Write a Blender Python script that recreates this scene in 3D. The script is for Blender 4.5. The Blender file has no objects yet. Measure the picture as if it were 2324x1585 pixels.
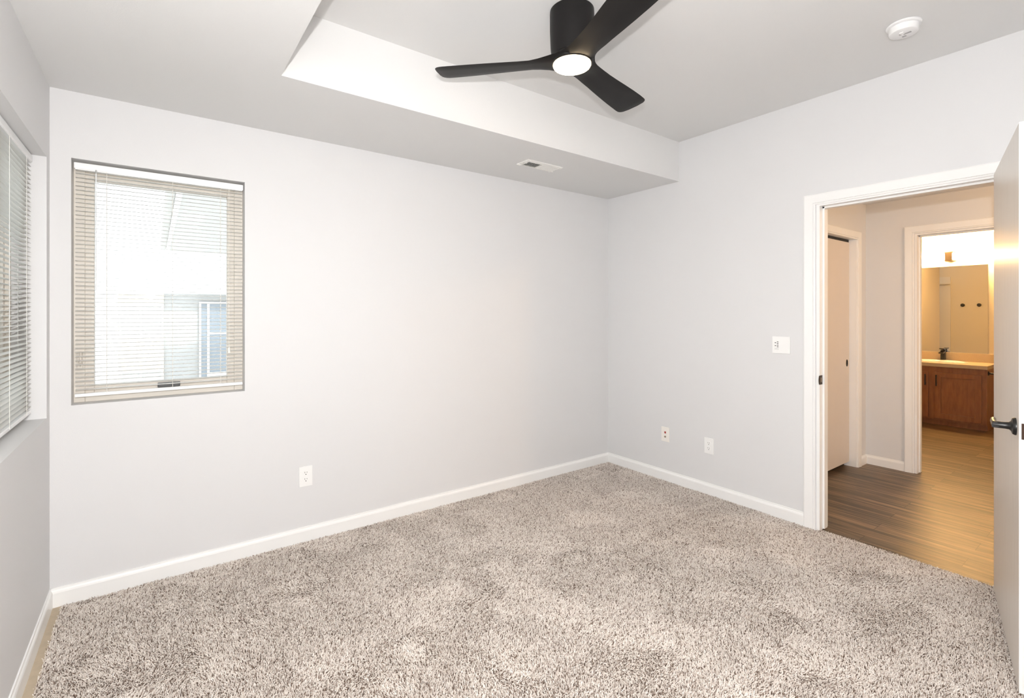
import bpy, bmesh, math, random
import numpy as np
from mathutils import Vector, Matrix

random.seed(7)
rng = np.random.default_rng(11)
scene = bpy.context.scene
COL = scene.collection
PI = math.pi

# ------------------------------------------------------------------ camera, world, lights, exposure
F_PX = 1104.11
cam_data = bpy.data.cameras.new('camera')
cam = bpy.data.objects.new('camera', cam_data)
COL.objects.link(cam)
cam_data.sensor_fit = 'HORIZONTAL'
cam_data.sensor_width = 36.0
cam_data.lens = F_PX / 2324 * 36.0
cam_data.shift_y = -(792.5 - 711.52) / 2324
cam_data.clip_start = 0.02
cam_data.clip_end = 200
CAM = Vector((-3.4127, -3.1289, 1.38))
cam.location = CAM
cam.rotation_euler = (PI / 2, 0, math.radians(53.696 - 90))
scene.camera = cam

SKY = 3.0            # overcast daylight
FLASH = 163.0         # photographer's flash just above the lens, watts
HALL = 46.0          # warm lamp further down the hall
FAN = 46.0           # fan lamp dome
BATH = 170.0          # vanity light tubes
EXPO = 0.0

world = bpy.data.worlds.new('overcast_sky')
scene.world = world
world.use_nodes = True
bg = world.node_tree.nodes['Background']
bg.inputs[0].default_value = (0.93, 0.97, 1.0, 1)
bg.inputs[1].default_value = SKY


def lamp(name, kind, loc, energy, color, size=0.1, rot=(0, 0, 0)):
    d = bpy.data.lights.new(name, kind)
    d.energy = energy
    d.color = color
    if kind == 'POINT':
        d.shadow_soft_size = size
    elif kind == 'AREA':
        d.size = size
    o = bpy.data.objects.new(name, d)
    o.location = loc
    o.rotation_euler = rot
    COL.objects.link(o)
    return o


lamp('camera_flash', 'POINT', CAM + Vector((-0.03, -0.03, 0.19)), FLASH, (1.0, 0.985, 0.97), 0.02)
lamp('hall_lamp', 'POINT', (0.9, -3.5, 2.27), HALL, (1.0, 0.60, 0.27), 0.09)
added_facade_sun = lamp('added_facade_sun', 'SUN', (0, -8, 12), 3.2, (1.0, 0.98, 0.95), rot=(math.radians(48), 0, math.radians(18)))  # added to brighten the neighbouring facade; the sky itself is overcast
added_facade_sun.data.angle = math.radians(8)

vs = scene.view_settings
vs.view_transform = 'Standard'
vs.look = 'None'
vs.exposure = EXPO
vs.gamma = 1.0
vs.use_curve_mapping = False
cy = scene.cycles
cy.use_denoising = True
cy.max_bounces = 10
cy.diffuse_bounces = 6
cy.glossy_bounces = 5
cy.transmission_bounces = 8
cy.transparent_max_bounces = 12
cy.sample_clamp_indirect = 8.0
cy.caustics_reflective = False
cy.caustics_refractive = False


# ------------------------------------------------------------------ materials
def srgb(r, g, b):
    def c(v):
        v /= 255.0
        return v / 12.92 if v <= 0.04045 else ((v + 0.055) / 1.055) ** 2.4
    return (c(r), c(g), c(b), 1)


def base_mat(name, color, rough=0.5, metal=0.0, spec=0.5, noise=None, bump=None, emit=None):
    """noise = (scale, amount) of colour variation, bump = (scale, strength, distance)"""
    m = bpy.data.materials.new(name)
    m.use_nodes = True
    nt = m.node_tree
    b = nt.nodes['Principled BSDF']
    b.inputs['Base Color'].default_value = color
    b.inputs['Roughness'].default_value = rough
    b.inputs['Metallic'].default_value = metal
    b.inputs['Specular IOR Level'].default_value = spec
    if noise or bump:
        tc = nt.nodes.new('ShaderNodeTexCoord')
    if noise:
        n = nt.nodes.new('ShaderNodeTexNoise')
        n.inputs['Scale'].default_value = noise[0]
        n.inputs['Detail'].default_value = 4
        nt.links.new(tc.outputs['Object'], n.inputs['Vector'])
        mx = nt.nodes.new('ShaderNodeMix')
        mx.data_type = 'RGBA'
        k = 1 - noise[1]
        mx.inputs[6].default_value = (color[0] * k, color[1] * k, color[2] * k, 1)
        mx.inputs[7].default_value = tuple(min(1, c * (1 + noise[1])) for c in color[:3]) + (1,)
        nt.links.new(n.outputs['Fac'], mx.inputs[0])
        nt.links.new(mx.outputs[2], b.inputs['Base Color'])
    if bump:
        n2 = nt.nodes.new('ShaderNodeTexNoise')
        n2.inputs['Scale'].default_value = bump[0]
        n2.inputs['Detail'].default_value = 3
        nt.links.new(tc.outputs['Object'], n2.inputs['Vector'])
        bp = nt.nodes.new('ShaderNodeBump')
        bp.inputs['Strength'].default_value = bump[1]
        bp.inputs['Distance'].default_value = bump[2]
        nt.links.new(n2.outputs['Fac'], bp.inputs['Height'])
        nt.links.new(bp.outputs['Normal'], b.inputs['Normal'])
    if emit:
        b.inputs['Emission Color'].default_value = emit[0]
        b.inputs['Emission Strength'].default_value = emit[1]
    return m


M = {}
M['wall'] = base_mat('light_grey_wall_paint', (0.70, 0.70, 0.705, 1), 0.6, noise=(1.3, 0.012), bump=(260, 0.12, 0.002))
M['ceiling'] = base_mat('ceiling_paint', (0.74, 0.74, 0.735, 1), 0.75, noise=(1.1, 0.012), bump=(180, 0.15, 0.002))
M['bathwall'] = base_mat('bathroom_cream_paint', (0.74, 0.67, 0.55, 1), 0.55, bump=(200, 0.12, 0.002))
M['trim'] = base_mat('white_trim_paint', (0.86, 0.86, 0.85, 1), 0.32, bump=(60, 0.05, 0.001))
M['door'] = None
M['plastic'] = base_mat('white_plastic', (0.86, 0.86, 0.85, 1), 0.3)
M['plastic_line'] = base_mat('grey_slot_plastic', (0.10, 0.10, 0.10, 1), 0.5)
M['black_hole'] = base_mat('dark_hole', (0.012, 0.012, 0.012, 1), 0.6)
M['almond'] = base_mat('almond_plate_plastic', (0.85, 0.82, 0.77, 1), 0.35)
M['red'] = base_mat('red_jack_plastic', (0.34, 0.02, 0.01, 1), 0.4)
M['brass'] = base_mat('dull_metal_connector', (0.32, 0.27, 0.2, 1), 0.35, 0.9)
M['steel'] = base_mat('screw_steel', (0.55, 0.55, 0.54, 1), 0.4, 0.8)
M['black'] = base_mat('black_metal', (0.017, 0.016, 0.016, 1), 0.33, 0.3, noise=(30, 0.1))
M['bronze'] = base_mat('dark_bronze_metal', (0.045, 0.026, 0.018, 1), 0.3, 0.8, noise=(60, 0.2))
M['fan'] = base_mat('matte_black_fan_finish', (0.007, 0.0062, 0.0060, 1), 0.45, 0.0, 0.22, noise=(18, 0.1), bump=(400, 0.08, 0.001))
M['blind'] = base_mat('white_blind_vinyl', (0.89, 0.885, 0.87, 1), 0.35)
M['blind_rail'] = base_mat('white_blind_rail', (0.88, 0.885, 0.89, 1), 0.35)
nt = M['blind'].node_tree
_tl = nt.nodes.new('ShaderNodeBsdfTranslucent')
_tl.inputs[0].default_value = (0.9, 0.9, 0.88, 1)
_mx = nt.nodes.new('ShaderNodeMixShader')
_mx.inputs[0].default_value = 0.45
nt.links.new(nt.nodes['Principled BSDF'].outputs[0], _mx.inputs[1])
nt.links.new(_tl.outputs[0], _mx.inputs[2])
nt.links.new(_mx.outputs[0], nt.nodes['Material Output'].inputs[0])
M['cord'] = base_mat('blind_cord', (0.82, 0.80, 0.75, 1), 0.7)
M['vinyl'] = base_mat('tan_window_vinyl', (0.72, 0.67, 0.60, 1), 0.45, noise=(12, 0.03))
M['vent'] = base_mat('white_vent_enamel', (0.80, 0.79, 0.76, 1), 0.35)
M['duct'] = base_mat('dark_duct_shade', (0.03, 0.03, 0.028, 1), 0.7)
M['smoke'] = base_mat('white_detector_plastic', (0.84, 0.84, 0.84, 1), 0.35)
M['smoke_mark'] = base_mat('detector_grey_mark', (0.35, 0.34, 0.34, 1), 0.5)
M['counter'] = base_mat('tan_laminate', (0.50, 0.40, 0.27, 1), 0.35, noise=(140, 0.18))
M['porcelain'] = base_mat('white_porcelain', (0.86, 0.84, 0.80, 1), 0.08)
M['chrome'] = base_mat('chrome', (0.8, 0.8, 0.8, 1), 0.12, 1.0)
M['bracket'] = base_mat('brushed_nickel', (0.36, 0.28, 0.19, 1), 0.4, 0.6)
M['mirror'] = base_mat('mirror_silver', (0.93, 0.93, 0.92, 1), 0.005, 1.0)
M['surround'] = base_mat('white_shower_surround', (0.80, 0.77, 0.72, 1), 0.2)
M['tack'] = base_mat('bare_tack_strip_floor', (0.46, 0.38, 0.28, 1), 0.8, noise=(25, 0.15))
M['dome'] = base_mat('lit_frosted_dome', (1, 0.93, 0.82, 1), 0.4, emit=((1.0, 0.76, 0.47, 1), FAN))
M['tube'] = base_mat('lit_frosted_tube', (1, 0.95, 0.85, 1), 0.4, emit=((1.0, 0.62, 0.26, 1), BATH))


def wood_mat(name, dark, light, axis_scale, rough, bumpd=0.0008, fine=60):
    m = bpy.data.materials.new(name)
    m.use_nodes = True
    nt = m.node_tree
    b = nt.nodes['Principled BSDF']
    tc = nt.nodes.new('ShaderNodeTexCoord')
    mp = nt.nodes.new('ShaderNodeMapping')
    mp.inputs['Scale'].default_value = axis_scale
    nt.links.new(tc.outputs['Object'], mp.inputs['Vector'])
    n = nt.nodes.new('ShaderNodeTexNoise')
    n.inputs['Scale'].default_value = 6
    n.inputs['Detail'].default_value = 7
    n.inputs['Roughness'].default_value = 0.62
    nt.links.new(mp.outputs['Vector'], n.inputs['Vector'])
    cr = nt.nodes.new('ShaderNodeValToRGB')
    cr.color_ramp.elements[0].position = 0.32
    cr.color_ramp.elements[1].position = 0.70
    cr.color_ramp.elements[0].color = dark
    cr.color_ramp.elements[1].color = light
    nt.links.new(n.outputs['Fac'], cr.inputs['Fac'])
    nt.links.new(cr.outputs['Color'], b.inputs['Base Color'])
    b.inputs['Roughness'].default_value = rough
    bp = nt.nodes.new('ShaderNodeBump')
    bp.inputs['Strength'].default_value = 0.15
    bp.inputs['Distance'].default_value = bumpd
    nt.links.new(n.outputs['Fac'], bp.inputs['Height'])
    nt.links.new(bp.outputs['Normal'], b.inputs['Normal'])
    return m


M['door'] = wood_mat('pale_grained_door_paint', (0.74, 0.695, 0.64, 1), (0.82, 0.775, 0.715, 1), (14, 14, 0.6), 0.33)
M['closet_door'] = base_mat('off_white_closet_door', (0.72, 0.66, 0.60, 1), 0.45, noise=(8, 0.02))
M['cabinet'] = wood_mat('reddish_maple_cabinet', (0.20, 0.075, 0.028, 1), (0.31, 0.125, 0.045, 1), (5, 5, 0.9), 0.38)


def plank_mat():
    m = bpy.data.materials.new('brown_vinyl_planks')
    m.use_nodes = True
    nt = m.node_tree
    N, L = nt.nodes.new, nt.links.new
    b = nt.nodes['Principled BSDF']
    tc = N('ShaderNodeTexCoord')
    rot = N('ShaderNodeMapping')
    rot.inputs['Rotation'].default_value = (0, 0, PI / 2)
    L(tc.outputs['Object'], rot.inputs['Vector'])
    br = N('ShaderNodeTexBrick')
    br.offset = 0.37
    br.inputs['Color1'].default_value = (0.15, 0.15, 0.15, 1)
    br.inputs['Color2'].default_value = (0.85, 0.85, 0.85, 1)
    br.inputs['Mortar'].default_value = (0.0, 0.0, 0.0, 1)
    br.inputs['Scale'].default_value = 1.0
    br.inputs['Mortar Size'].default_value = 0.0012
    br.inputs['Bias'].default_value = 0.0
    br.inputs['Brick Width'].default_value = 1.22
    br.inputs['Row Height'].default_value = 0.15
    L(rot.outputs['Vector'], br.inputs['Vector'])
    # offset the grain per plank
    sep = N('ShaderNodeSeparateColor')
    L(br.outputs['Color'], sep.inputs['Color'])
    add = N('ShaderNodeVectorMath')
    add.operation = 'MULTIPLY_ADD'
    add.inputs[1].default_value = (30.0, 1.1, 1.0)
    L(tc.outputs['Object'], add.inputs[0])
    cmb = N('ShaderNodeCombineXYZ')
    mul = N('ShaderNodeMath'); mul.operation = 'MULTIPLY'; mul.inputs[1].default_value = 17.0
    L(sep.outputs['Red'], mul.inputs[0])
    L(mul.outputs[0], cmb.inputs['Y'])
    L(mul.outputs[0], cmb.inputs['Z'])
    L(cmb.outputs[0], add.inputs[2])
    n1 = N('ShaderNodeTexNoise')
    n1.inputs['Scale'].default_value = 1.6
    n1.inputs['Detail'].default_value = 8
    n1.inputs['Roughness'].default_value = 0.66
    n1.inputs['Distortion'].default_value = 0.25
    L(add.outputs[0], n1.inputs['Vector'])
    cr = N('ShaderNodeValToRGB')
    e = cr.color_ramp.elements
    e[0].position = 0.33; e[0].color = (0.022, 0.016, 0.012, 1)
    e[1].position = 0.68; e[1].color = (0.30, 0.20, 0.115, 1)
    x = e.new(0.5); x.color = (0.115, 0.078, 0.048, 1)
    L(n1.outputs['Fac'], cr.inputs['Fac'])
    # plank to plank tone
    mr = N('ShaderNodeMapRange')
    mr.inputs['To Min'].default_value = 0.72
    mr.inputs['To Max'].default_value = 1.3
    L(sep.outputs['Red'], mr.inputs['Value'])
    mm = N('ShaderNodeMix'); mm.data_type = 'RGBA'; mm.blend_type = 'MULTIPLY'
    mm.inputs[0].default_value = 1.0
    L(cr.outputs['Color'], mm.inputs[6])
    L(mr.outputs[0], mm.inputs[7])
    m2 = N('ShaderNodeMix'); m2.data_type = 'RGBA'
    m2.inputs[7].default_value = (0.02, 0.014, 0.01, 1)
    L(br.outputs['Fac'], m2.inputs[0])
    L(mm.outputs[2], m2.inputs[6])
    L(m2.outputs[2], b.inputs['Base Color'])
    b.inputs['Roughness'].default_value = 0.40
    b.inputs['Specular IOR Level'].default_value = 0.4
    bp = N('ShaderNodeBump')
    bp.inputs['Strength'].default_value = 0.25
    bp.inputs['Distance'].default_value = 0.001
    L(n1.outputs['Fac'], bp.inputs['Height'])
    L(bp.outputs['Normal'], b.inputs['Normal'])
    return m


M['planks'] = plank_mat()


def carpet_mat():
    m = bpy.data.materials.new('beige_frieze_yarn')
    m.use_nodes = True
    nt = m.node_tree
    b = nt.nodes['Principled BSDF']
    a = nt.nodes.new('ShaderNodeAttribute')
    a.attribute_name = 'tint'
    cr = nt.nodes.new('ShaderNodeValToRGB')
    cr.color_ramp.interpolation = 'LINEAR'
    e = cr.color_ramp.elements
    e[0].position = 0.0; e[0].color = (0.11, 0.075, 0.055, 1)
    e[1].position = 1.0; e[1].color = (0.86, 0.81, 0.76, 1)
    for p, c in ((0.10, (0.22, 0.16, 0.125, 1)), (0.22, (0.45, 0.375, 0.325, 1)), (0.45, (0.64, 0.57, 0.51, 1)), (0.75, (0.77, 0.705, 0.65, 1))):
        x = e.new(p); x.color = c
    nt.links.new(a.outputs['Fac'], cr.inputs['Fac'])
    nt.links.new(cr.outputs['Color'], b.inputs['Base Color'])
    b.inputs['Roughness'].default_value = 0.85
    b.inputs['Specular IOR Level'].default_value = 0.15
    return m


M['yarn'] = carpet_mat()
M['carpet_base'] = base_mat('carpet_backing', (0.13, 0.095, 0.075, 1), 0.95, noise=(220, 0.4))


def glass_mat():
    m = bpy.data.materials.new('window_glass')
    m.use_nodes = True
    nt = m.node_tree
    nt.nodes.remove(nt.nodes['Principled BSDF'])
    out = nt.nodes['Material Output']
    tr = nt.nodes.new('ShaderNodeBsdfTransparent')
    tr.inputs[0].default_value = (0.95, 0.97, 0.97, 1)
    gl = nt.nodes.new('ShaderNodeBsdfGlossy')
    gl.inputs['Roughness'].default_value = 0.02
    fr = nt.nodes.new('ShaderNodeFresnel')
    fr.inputs[0].default_value = 1.35
    mx = nt.nodes.new('ShaderNodeMixShader')
    nt.links.new(fr.outputs[0], mx.inputs[0])
    nt.links.new(tr.outputs[0], mx.inputs[1])
    nt.links.new(gl.outputs[0], mx.inputs[2])
    nt.links.new(mx.outputs[0], out.inputs[0])
    return m


M['glass'] = glass_mat()
M['ext_white'] = base_mat('exterior_white_siding', (0.80, 0.80, 0.79, 1), 0.7)
M['ext_grey'] = base_mat('exterior_grey_siding', (0.36, 0.36, 0.355, 1), 0.7, noise=(3, 0.08))
M['ext_orange'] = base_mat('exterior_tan_siding', (0.60, 0.52, 0.43, 1), 0.7, noise=(3, 0.08))
M['ext_brick'] = base_mat('exterior_red_brown_brick', (0.42, 0.28, 0.22, 1), 0.8, noise=(6, 0.2))
M['ext_pane'] = base_mat('exterior_blue_grey_pane', (0.21, 0.24, 0.27, 1), 0.25)
M['ext_blindpane'] = base_mat('exterior_shaded_pane', (0.46, 0.485, 0.485, 1), 0.3)
M['ext_soffit'] = base_mat('exterior_grey_soffit', (0.43, 0.42, 0.405, 1), 0.7, noise=(2, 0.06))
M['ext_ground'] = base_mat('exterior_ground', (0.70, 0.70, 0.68, 1), 0.9, noise=(0.5, 0.1))


# ------------------------------------------------------------------ mesh helpers
class MB:
    def __init__(self):
        self.bm = bmesh.new()

    def box(self, x0, x1, y0, y1, z0, z1, bev=0.0):
        v = [self.bm.verts.new(p) for p in ((x0, y0, z0), (x1, y0, z0), (x1, y1, z0), (x0, y1, z0),
                                           (x0, y0, z1), (x1, y0, z1), (x1, y1, z1), (x0, y1, z1))]
        fs = [self.bm.faces.new([v[i] for i in q]) for q in ((0, 3, 2, 1), (4, 5, 6, 7), (0, 1, 5, 4), (1, 2, 6, 5), (2, 3, 7, 6), (3, 0, 4, 7))]
        if bev > 0:
            es = list({e for f in fs for e in f.edges})
            bmesh.ops.bevel(self.bm, geom=es, offset=bev, segments=2, profile=0.6, affect='EDGES')
        return self

    def prism(self, pts, axis, a0, a1):
        """extrude a closed 2-D outline along an axis; pts are the two other coordinates in x,y,z order"""
        def P(p, a):
            return {'x': (a, p[0], p[1]), 'y': (p[0], a, p[1]), 'z': (p[0], p[1], a)}[axis]
        A = [self.bm.verts.new(P(p, a0)) for p in pts]
        B = [self.bm.verts.new(P(p, a1)) for p in pts]
        n = len(pts)
        self.bm.faces.new(A[::-1])
        self.bm.faces.new(B)
        for i in range(n):
            self.bm.faces.new((A[i], A[(i + 1) % n], B[(i + 1) % n], B[i]))
        return self

    def lathe(self, prof, c=(0, 0, 0), axis='z', seg=40, sx=1.0, sy=1.0):
        """prof = [(r, h)...] revolved about the axis through c"""
        rows = []
        for r, h in prof:
            row = []
            if r < 1e-6:
                row = [self._ax(0, 0, h, c, axis)]
            else:
                for i in range(seg):
                    a = 2 * PI * i / seg
                    row.append(self._ax(r * math.cos(a) * sx, r * math.sin(a) * sy, h, c, axis))
            rows.append(row)
        for A, B in zip(rows[:-1], rows[1:]):
            for i in range(seg):
                j = (i + 1) % seg
                if len(A) == 1 and len(B) == 1:
                    continue
                if len(A) == 1:
                    self.bm.faces.new((A[0], B[i], B[j]))
                elif len(B) == 1:
                    self.bm.faces.new((A[i], A[j], B[0]))
                else:
                    self.bm.faces.new((A[i], A[j], B[j], B[i]))
        if len(rows[0]) > 1:
            self.bm.faces.new(rows[0][::-1])
        if len(rows[-1]) > 1:
            self.bm.faces.new(rows[-1])
        return self

    def _ax(self, a, b, h, c, axis):
        p = {'z': (a, b, h), 'y': (a, h, b), 'x': (h, a, b)}[axis]
        return self.bm.verts.new((p[0] + c[0], p[1] + c[1], p[2] + c[2]))

    def tube(self, pts, r, seg=8):
        pts = [Vector(p) for p in pts]
        rows = []
        for i, p in enumerate(pts):
            d = (pts[min(i + 1, len(pts) - 1)] - pts[max(i - 1, 0)]).normalized()
            up = Vector((0, 0, 1)) if abs(d.z) < 0.9 else Vector((1, 0, 0))
            a = d.cross(up).normalized()
            b = d.cross(a).normalized()
            rr = r[i] if isinstance(r, (list, tuple)) else r
            rows.append([self.bm.verts.new(p + (a * math.cos(2 * PI * k / seg) + b * math.sin(2 * PI * k / seg)) * rr) for k in range(seg)])
        for A, B in zip(rows[:-1], rows[1:]):
            for i in range(seg):
                self.bm.faces.new((A[i], A[(i + 1) % seg], B[(i + 1) % seg], B[i]))
        self.bm.faces.new(rows[0][::-1])
        self.bm.faces.new(rows[-1])
        return self


def tag(o, label=None, cat=None, group=None, kind=None):
    if label: o['label'] = label
    if cat: o['category'] = cat
    if group: o['group'] = group
    if kind: o['kind'] = kind
    return o


def wloc(o):
    p = Vector((0, 0, 0))
    while o is not None:
        p += Vector(o.location)
        o = o.parent
    return p


def obj(name, mb, mat, parent=None, smooth=None, local=False):
    bm = mb.bm
    bmesh.ops.recalc_face_normals(bm, faces=bm.faces[:])
    me = bpy.data.meshes.new(name)
    if parent is not None and not local:
        bmesh.ops.translate(bm, verts=bm.verts[:], vec=-wloc(parent))
    bm.to_mesh(me)
    bm.free()
    if smooth is not None:
        me.polygons.foreach_set('use_smooth', [True] * len(me.polygons))
        me.set_sharp_from_angle(angle=math.radians(smooth))
    me.materials.append(mat)
    o = bpy.data.objects.new(name, me)
    COL.objects.link(o)
    if parent is not None:
        o.parent = parent
    return o


def empty(name, loc, rz=0.0):
    o = bpy.data.objects.new(name, None)
    o.empty_display_size = 0.05
    o.location = loc
    o.rotation_euler = (0, 0, rz)
    COL.objects.link(o)
    return o


def struct(name, mb, mat, label=None, smooth=None):
    o = obj(name, mb, mat, smooth=smooth)
    return tag(o, label, None, None, 'structure')


# ------------------------------------------------------------------ room dimensions
L = 3.8102            # wall length between window wall and door wall
ZS, ZC = 2.4451, 2.7622
SY, SX = -0.763, -2.9555
YN = -3.75            # wall behind the camera
FZ = -0.010           # floor under the pile
DY0, DY1, DZ = -1.775, -2.66, 2.082       # bedroom door opening
HX0, HX1 = 0.12, 1.891                      # hall
HZ = -0.006
HC = 2.382
BX0, BX1 = 2.01, 4.93                       # bathroom
CY = -1.439                                 # closet wall face

# window openings
AX0, AX1, AZ0, AZ1 = -3.735, -2.999, 0.938, 2.126      # wall_back window
CY0, CY1, CZ0, CZ1 = -0.078, -1.70, 0.900, 2.096       # wall_left window

# ------------------------------------------------------------------ large structure
b = MB()
b.box(-L, HX0 - 0.105, YN, 0, -0.08, FZ)
struct('floor', b, M['carpet_base'], 'bedroom floor under the beige carpet')

b = MB()
b.box(0.014, BX1 + 0.1, -4.6, 1.0, -0.08, HZ)
o = struct('floor.001', b, M['planks'], 'brown wood-look plank floor of the hall and bathroom')

b = MB()   # bare strip between carpet and the window wall baseboard
b.box(-L, -3.765, YN, -0.012, FZ, FZ + 0.004)
struct('trim_4', b, M['tack'], 'bare tan strip along the window wall where the carpet stops short')

T = 0.16
b = MB()   # back wall with window opening
b.box(-L - 0.2, AX0, 0, T, -0.08, ZC)
b.box(AX1, 0.14, 0, T, -0.08, ZC)
b.box(AX0, AX1, 0, T, -0.08, AZ0)
b.box(AX0, AX1, 0, T, AZ1, ZC)
struct('wall_back', b, M['wall'], 'long light grey wall with the small window')

TL = 0.20
b = MB()
b.box(-L - TL, -L, CY0, T, -0.08, ZC)
b.box(-L - TL, -L, YN - .12, CY1, -0.08, ZC)
b.box(-L - TL, -L, CY1, CY0, -0.08, CZ0)
b.box(-L - TL, -L, CY1, CY0, CZ1, ZC)
struct('wall_left', b, M['wall'], 'grey window wall with a deep recess')

b = MB()
b.box(0, HX0, DY0 - .004, 0, -0.08, ZC)
b.box(0, HX0, YN, DY1 + .004, -0.08, ZC)
b.box(0, HX0, DY1 + .004, DY0 - .004, DZ - .004, ZC)
struct('wall_right', b, M['wall'], 'light grey wall with the doorway to the hall')

b = MB()
b.box(-L - TL, HX0, YN - 0.12, YN, -0.08, ZC)
struct('wall_front', b, M['wall'])

b = MB()
b.box(-L - TL, HX0, YN - .12, T, ZC, ZC + 0.12)
struct('ceiling', b, M['ceiling'], 'raised white ceiling over the fan')

b = MB()   # L-shaped lowered ceiling
b.prism([(-L, 0), (-L, YN), (SX, YN), (SX, SY), (0, SY), (0, 0)], 'z', ZS, ZC)
struct('ceiling.001', b, M['ceiling'], 'lowered ceiling along the two outside walls')

# hall and bathroom shell
b = MB()
b.box(HX0, 1.684, CY, CY + 0.1, 2.058, HC + .1)
b.box(1.684, BX0, CY, CY + 0.1, HZ - .05, HC + .1)
b.box(HX0, 0.62, CY, CY + 0.1, HZ - .05, 2.058)
struct('wall_hall_closet', b, M['wall'], 'hall wall with the closet door')
BDY0, BDY1, BDZ = -1.80, -2.56, 2.066
b = MB()
b.box(HX1, BX0, BDY0 - .004, 1.0, HZ - .05, HC + .1)
b.box(HX1, BX0, -4.6, BDY1 + .004, HZ - .05, HC + .1)
b.box(HX1, BX0, BDY1 + .004, BDY0 - .004, BDZ - .004, HC + .1)
struct('wall_hall_end', b, M['wall'], 'hall wall with the bathroom doorway')
b = MB()
b.box(HX0, BX0, -4.7, -4.6, HZ - .05, HC + .1)
struct('wall_hall_far', b, M['wall'])
b = MB()
b.box(HX0, BX1 + .1, -4.7, 1.1, HC, HC + .1)
struct('ceiling.002', b, M['ceiling'], 'lower ceiling of the hall and bathroom')
b = MB()
b.box(BX1, BX1 + .1, -3.4, 1.1, HZ - .05, HC + .1)
struct('wall_bathroom', b, M['bathwall'], 'cream bathroom wall behind the vanity mirror')
b = MB()
b.box(2.93, BX1, -0.86, -0.74, HZ - .05, HC + .1)
struct('wall_bathroom_side', b, M['bathwall'], 'cream bathroom wall beside the vanity')
b = MB()
b.box(BX0, BX1, -3.5, -3.4, HZ - .05, HC + .1)
struct('wall_bathroom_far', b, M['bathwall'])
b = MB()
b.box(BX0, BX0 + 0.008, BDY0 + 0.001, 0.95, HZ, HC)
b.box(BX0, BX0 + 0.008, -3.39, BDY1 - 0.001, HZ, HC)
struct('wall_bathroom_inner', b, M['bathwall'], 'cream painted bathroom wall that carries the hooks')
b = MB()
b.box(BX0 + .008, BX0 + 0.02, -0.81, 0.72, 0.4, 2.02)
b.box(BX0 + .008, 2.93, 0.70, 0.72, 0.4, 2.02)
b.box(2.91, 2.93, -0.73, 0.72, 0.4, 2.02)
struct('wall_shower_surround', b, M['surround'], 'white shower surround seen in the bathroom mirror')
b = MB()   # closet interior
b.box(HX0, BX0, -0.72, -0.62, HZ - .05, HC + .1)
struct('wall_closet_back', b, M['wall'])

# baseboards ------------------------------------------------------------------
BB = [(0, 0), (0.012, 0), (0.012, 0.060), (0.010, 0.068), (0.006, 0.075), (0.005, 0.083), (0, 0.083)]
b = MB()
b.prism([(-d, z + (FZ if z == 0 else 0)) for d, z in BB], 'x', -L, 0)
struct('baseboard_back', b, M['trim'], 'white baseboard along the long back wall')
b = MB()
b.prism([(-L + d, z + (FZ if z == 0 else 0)) for d, z in BB], 'y', YN, 0)
struct('baseboard_left', b, M['trim'], 'white baseboard under the window recess')
b = MB()
b.prism([(-d, z + (FZ if z == 0 else 0)) for d, z in BB], 'y', -1.703, 0)
struct('baseboard_right', b, M['trim'], 'white baseboard between the room corner and the door casing')
b = MB()
b.prism([(HX1 - d, z + HZ) for d, z in BB], 'y', -1.733, CY)
struct('baseboard_hall', b, M['trim'], 'white baseboard in the hall beside the bathroom doorway')
b = MB()
b.prism([(CY - d, z + HZ) for d, z in BB], 'x', 1.756, HX1)
struct('baseboard_hall.001', b, M['trim'], 'short white baseboard between closet casing and hall corner')


# door casings and jambs --------------------------------------------------------
def casing_profile(w):
    # (across from opening edge outward, thickness)
    return [(0, 0.0), (0, 0.009), (0.004, 0.011), (0.009, 0.011), (0.011, 0.008), (0.013, 0.0125), (w - 0.006, 0.0165), (w, 0.014), (w, 0.0)]


def casing(axis, plane, sgn, a0, a1, ztop, w, zb):
    """a0/a1 opening edges along the wall; sgn = direction the casing sticks out from the plane. Mitred frame swept round the opening"""
    bm = MB()
    prof = casing_profile(w)
    s = 1 if a1 > a0 else -1
    rows = []
    for (ax, az, dx, dz) in ((a0, zb, -s, 0), (a0, ztop, -s, 1), (a1, ztop, s, 1), (a1, zb, s, 0)):
        row = []
        for u, t in prof:
            a = ax + dx * u
            z = az + dz * u
            p = (plane + sgn * t, a, z) if axis == 'x' else (a, plane + sgn * t, z)
            row.append(bm.bm.verts.new(p))
        rows.append(row)
    n = len(prof)
    for A, B in zip(rows[:-1], rows[1:]):
        for i in range(n):
            bm.bm.faces.new((A[i], A[(i + 1) % n], B[(i + 1) % n], B[i]))
    bm.bm.faces.new(rows[0])
    bm.bm.faces.new(rows[-1][::-1])
    return bm


# bedroom door frame
t1 = empty('trim_1', (0, DY0, 0))
tag(t1, 'white casing and jamb of the bedroom doorway', kind='structure')
obj('casing', casing('x', 0, -1, DY0 + 0.006, DY1 - .006, DZ - 0.008, 0.067, FZ), M['trim'], t1)
b = MB()
b.box(-0.001, HX0 + .001, DY0 - 0.018, DY0, HZ, DZ)
b.box(-0.001, HX0 + .001, DY1, DY1 + 0.018, HZ, DZ)
b.box(-0.001, HX0 + .001, DY1 + .018, DY0 - .018, DZ - 0.018, DZ)
obj('jamb', b, M['trim'], t1)
b = MB()
b.box(0.040, 0.085, DY0 - 0.030, DY0 - 0.018, HZ + .006, DZ - .018, 0.001)
b.box(0.040, 0.085, DY1 + 0.018, DY1 + 0.030, HZ + .006, DZ - .018, 0.001)
b.box(0.040, 0.085, DY1 + .018, DY0 - .018, DZ - 0.030, DZ - .018, 0.001)
obj('door_stop', b, M['trim'], t1)
b = MB()   # strike plate with a curved lip round the jamb edge
out = []
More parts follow.
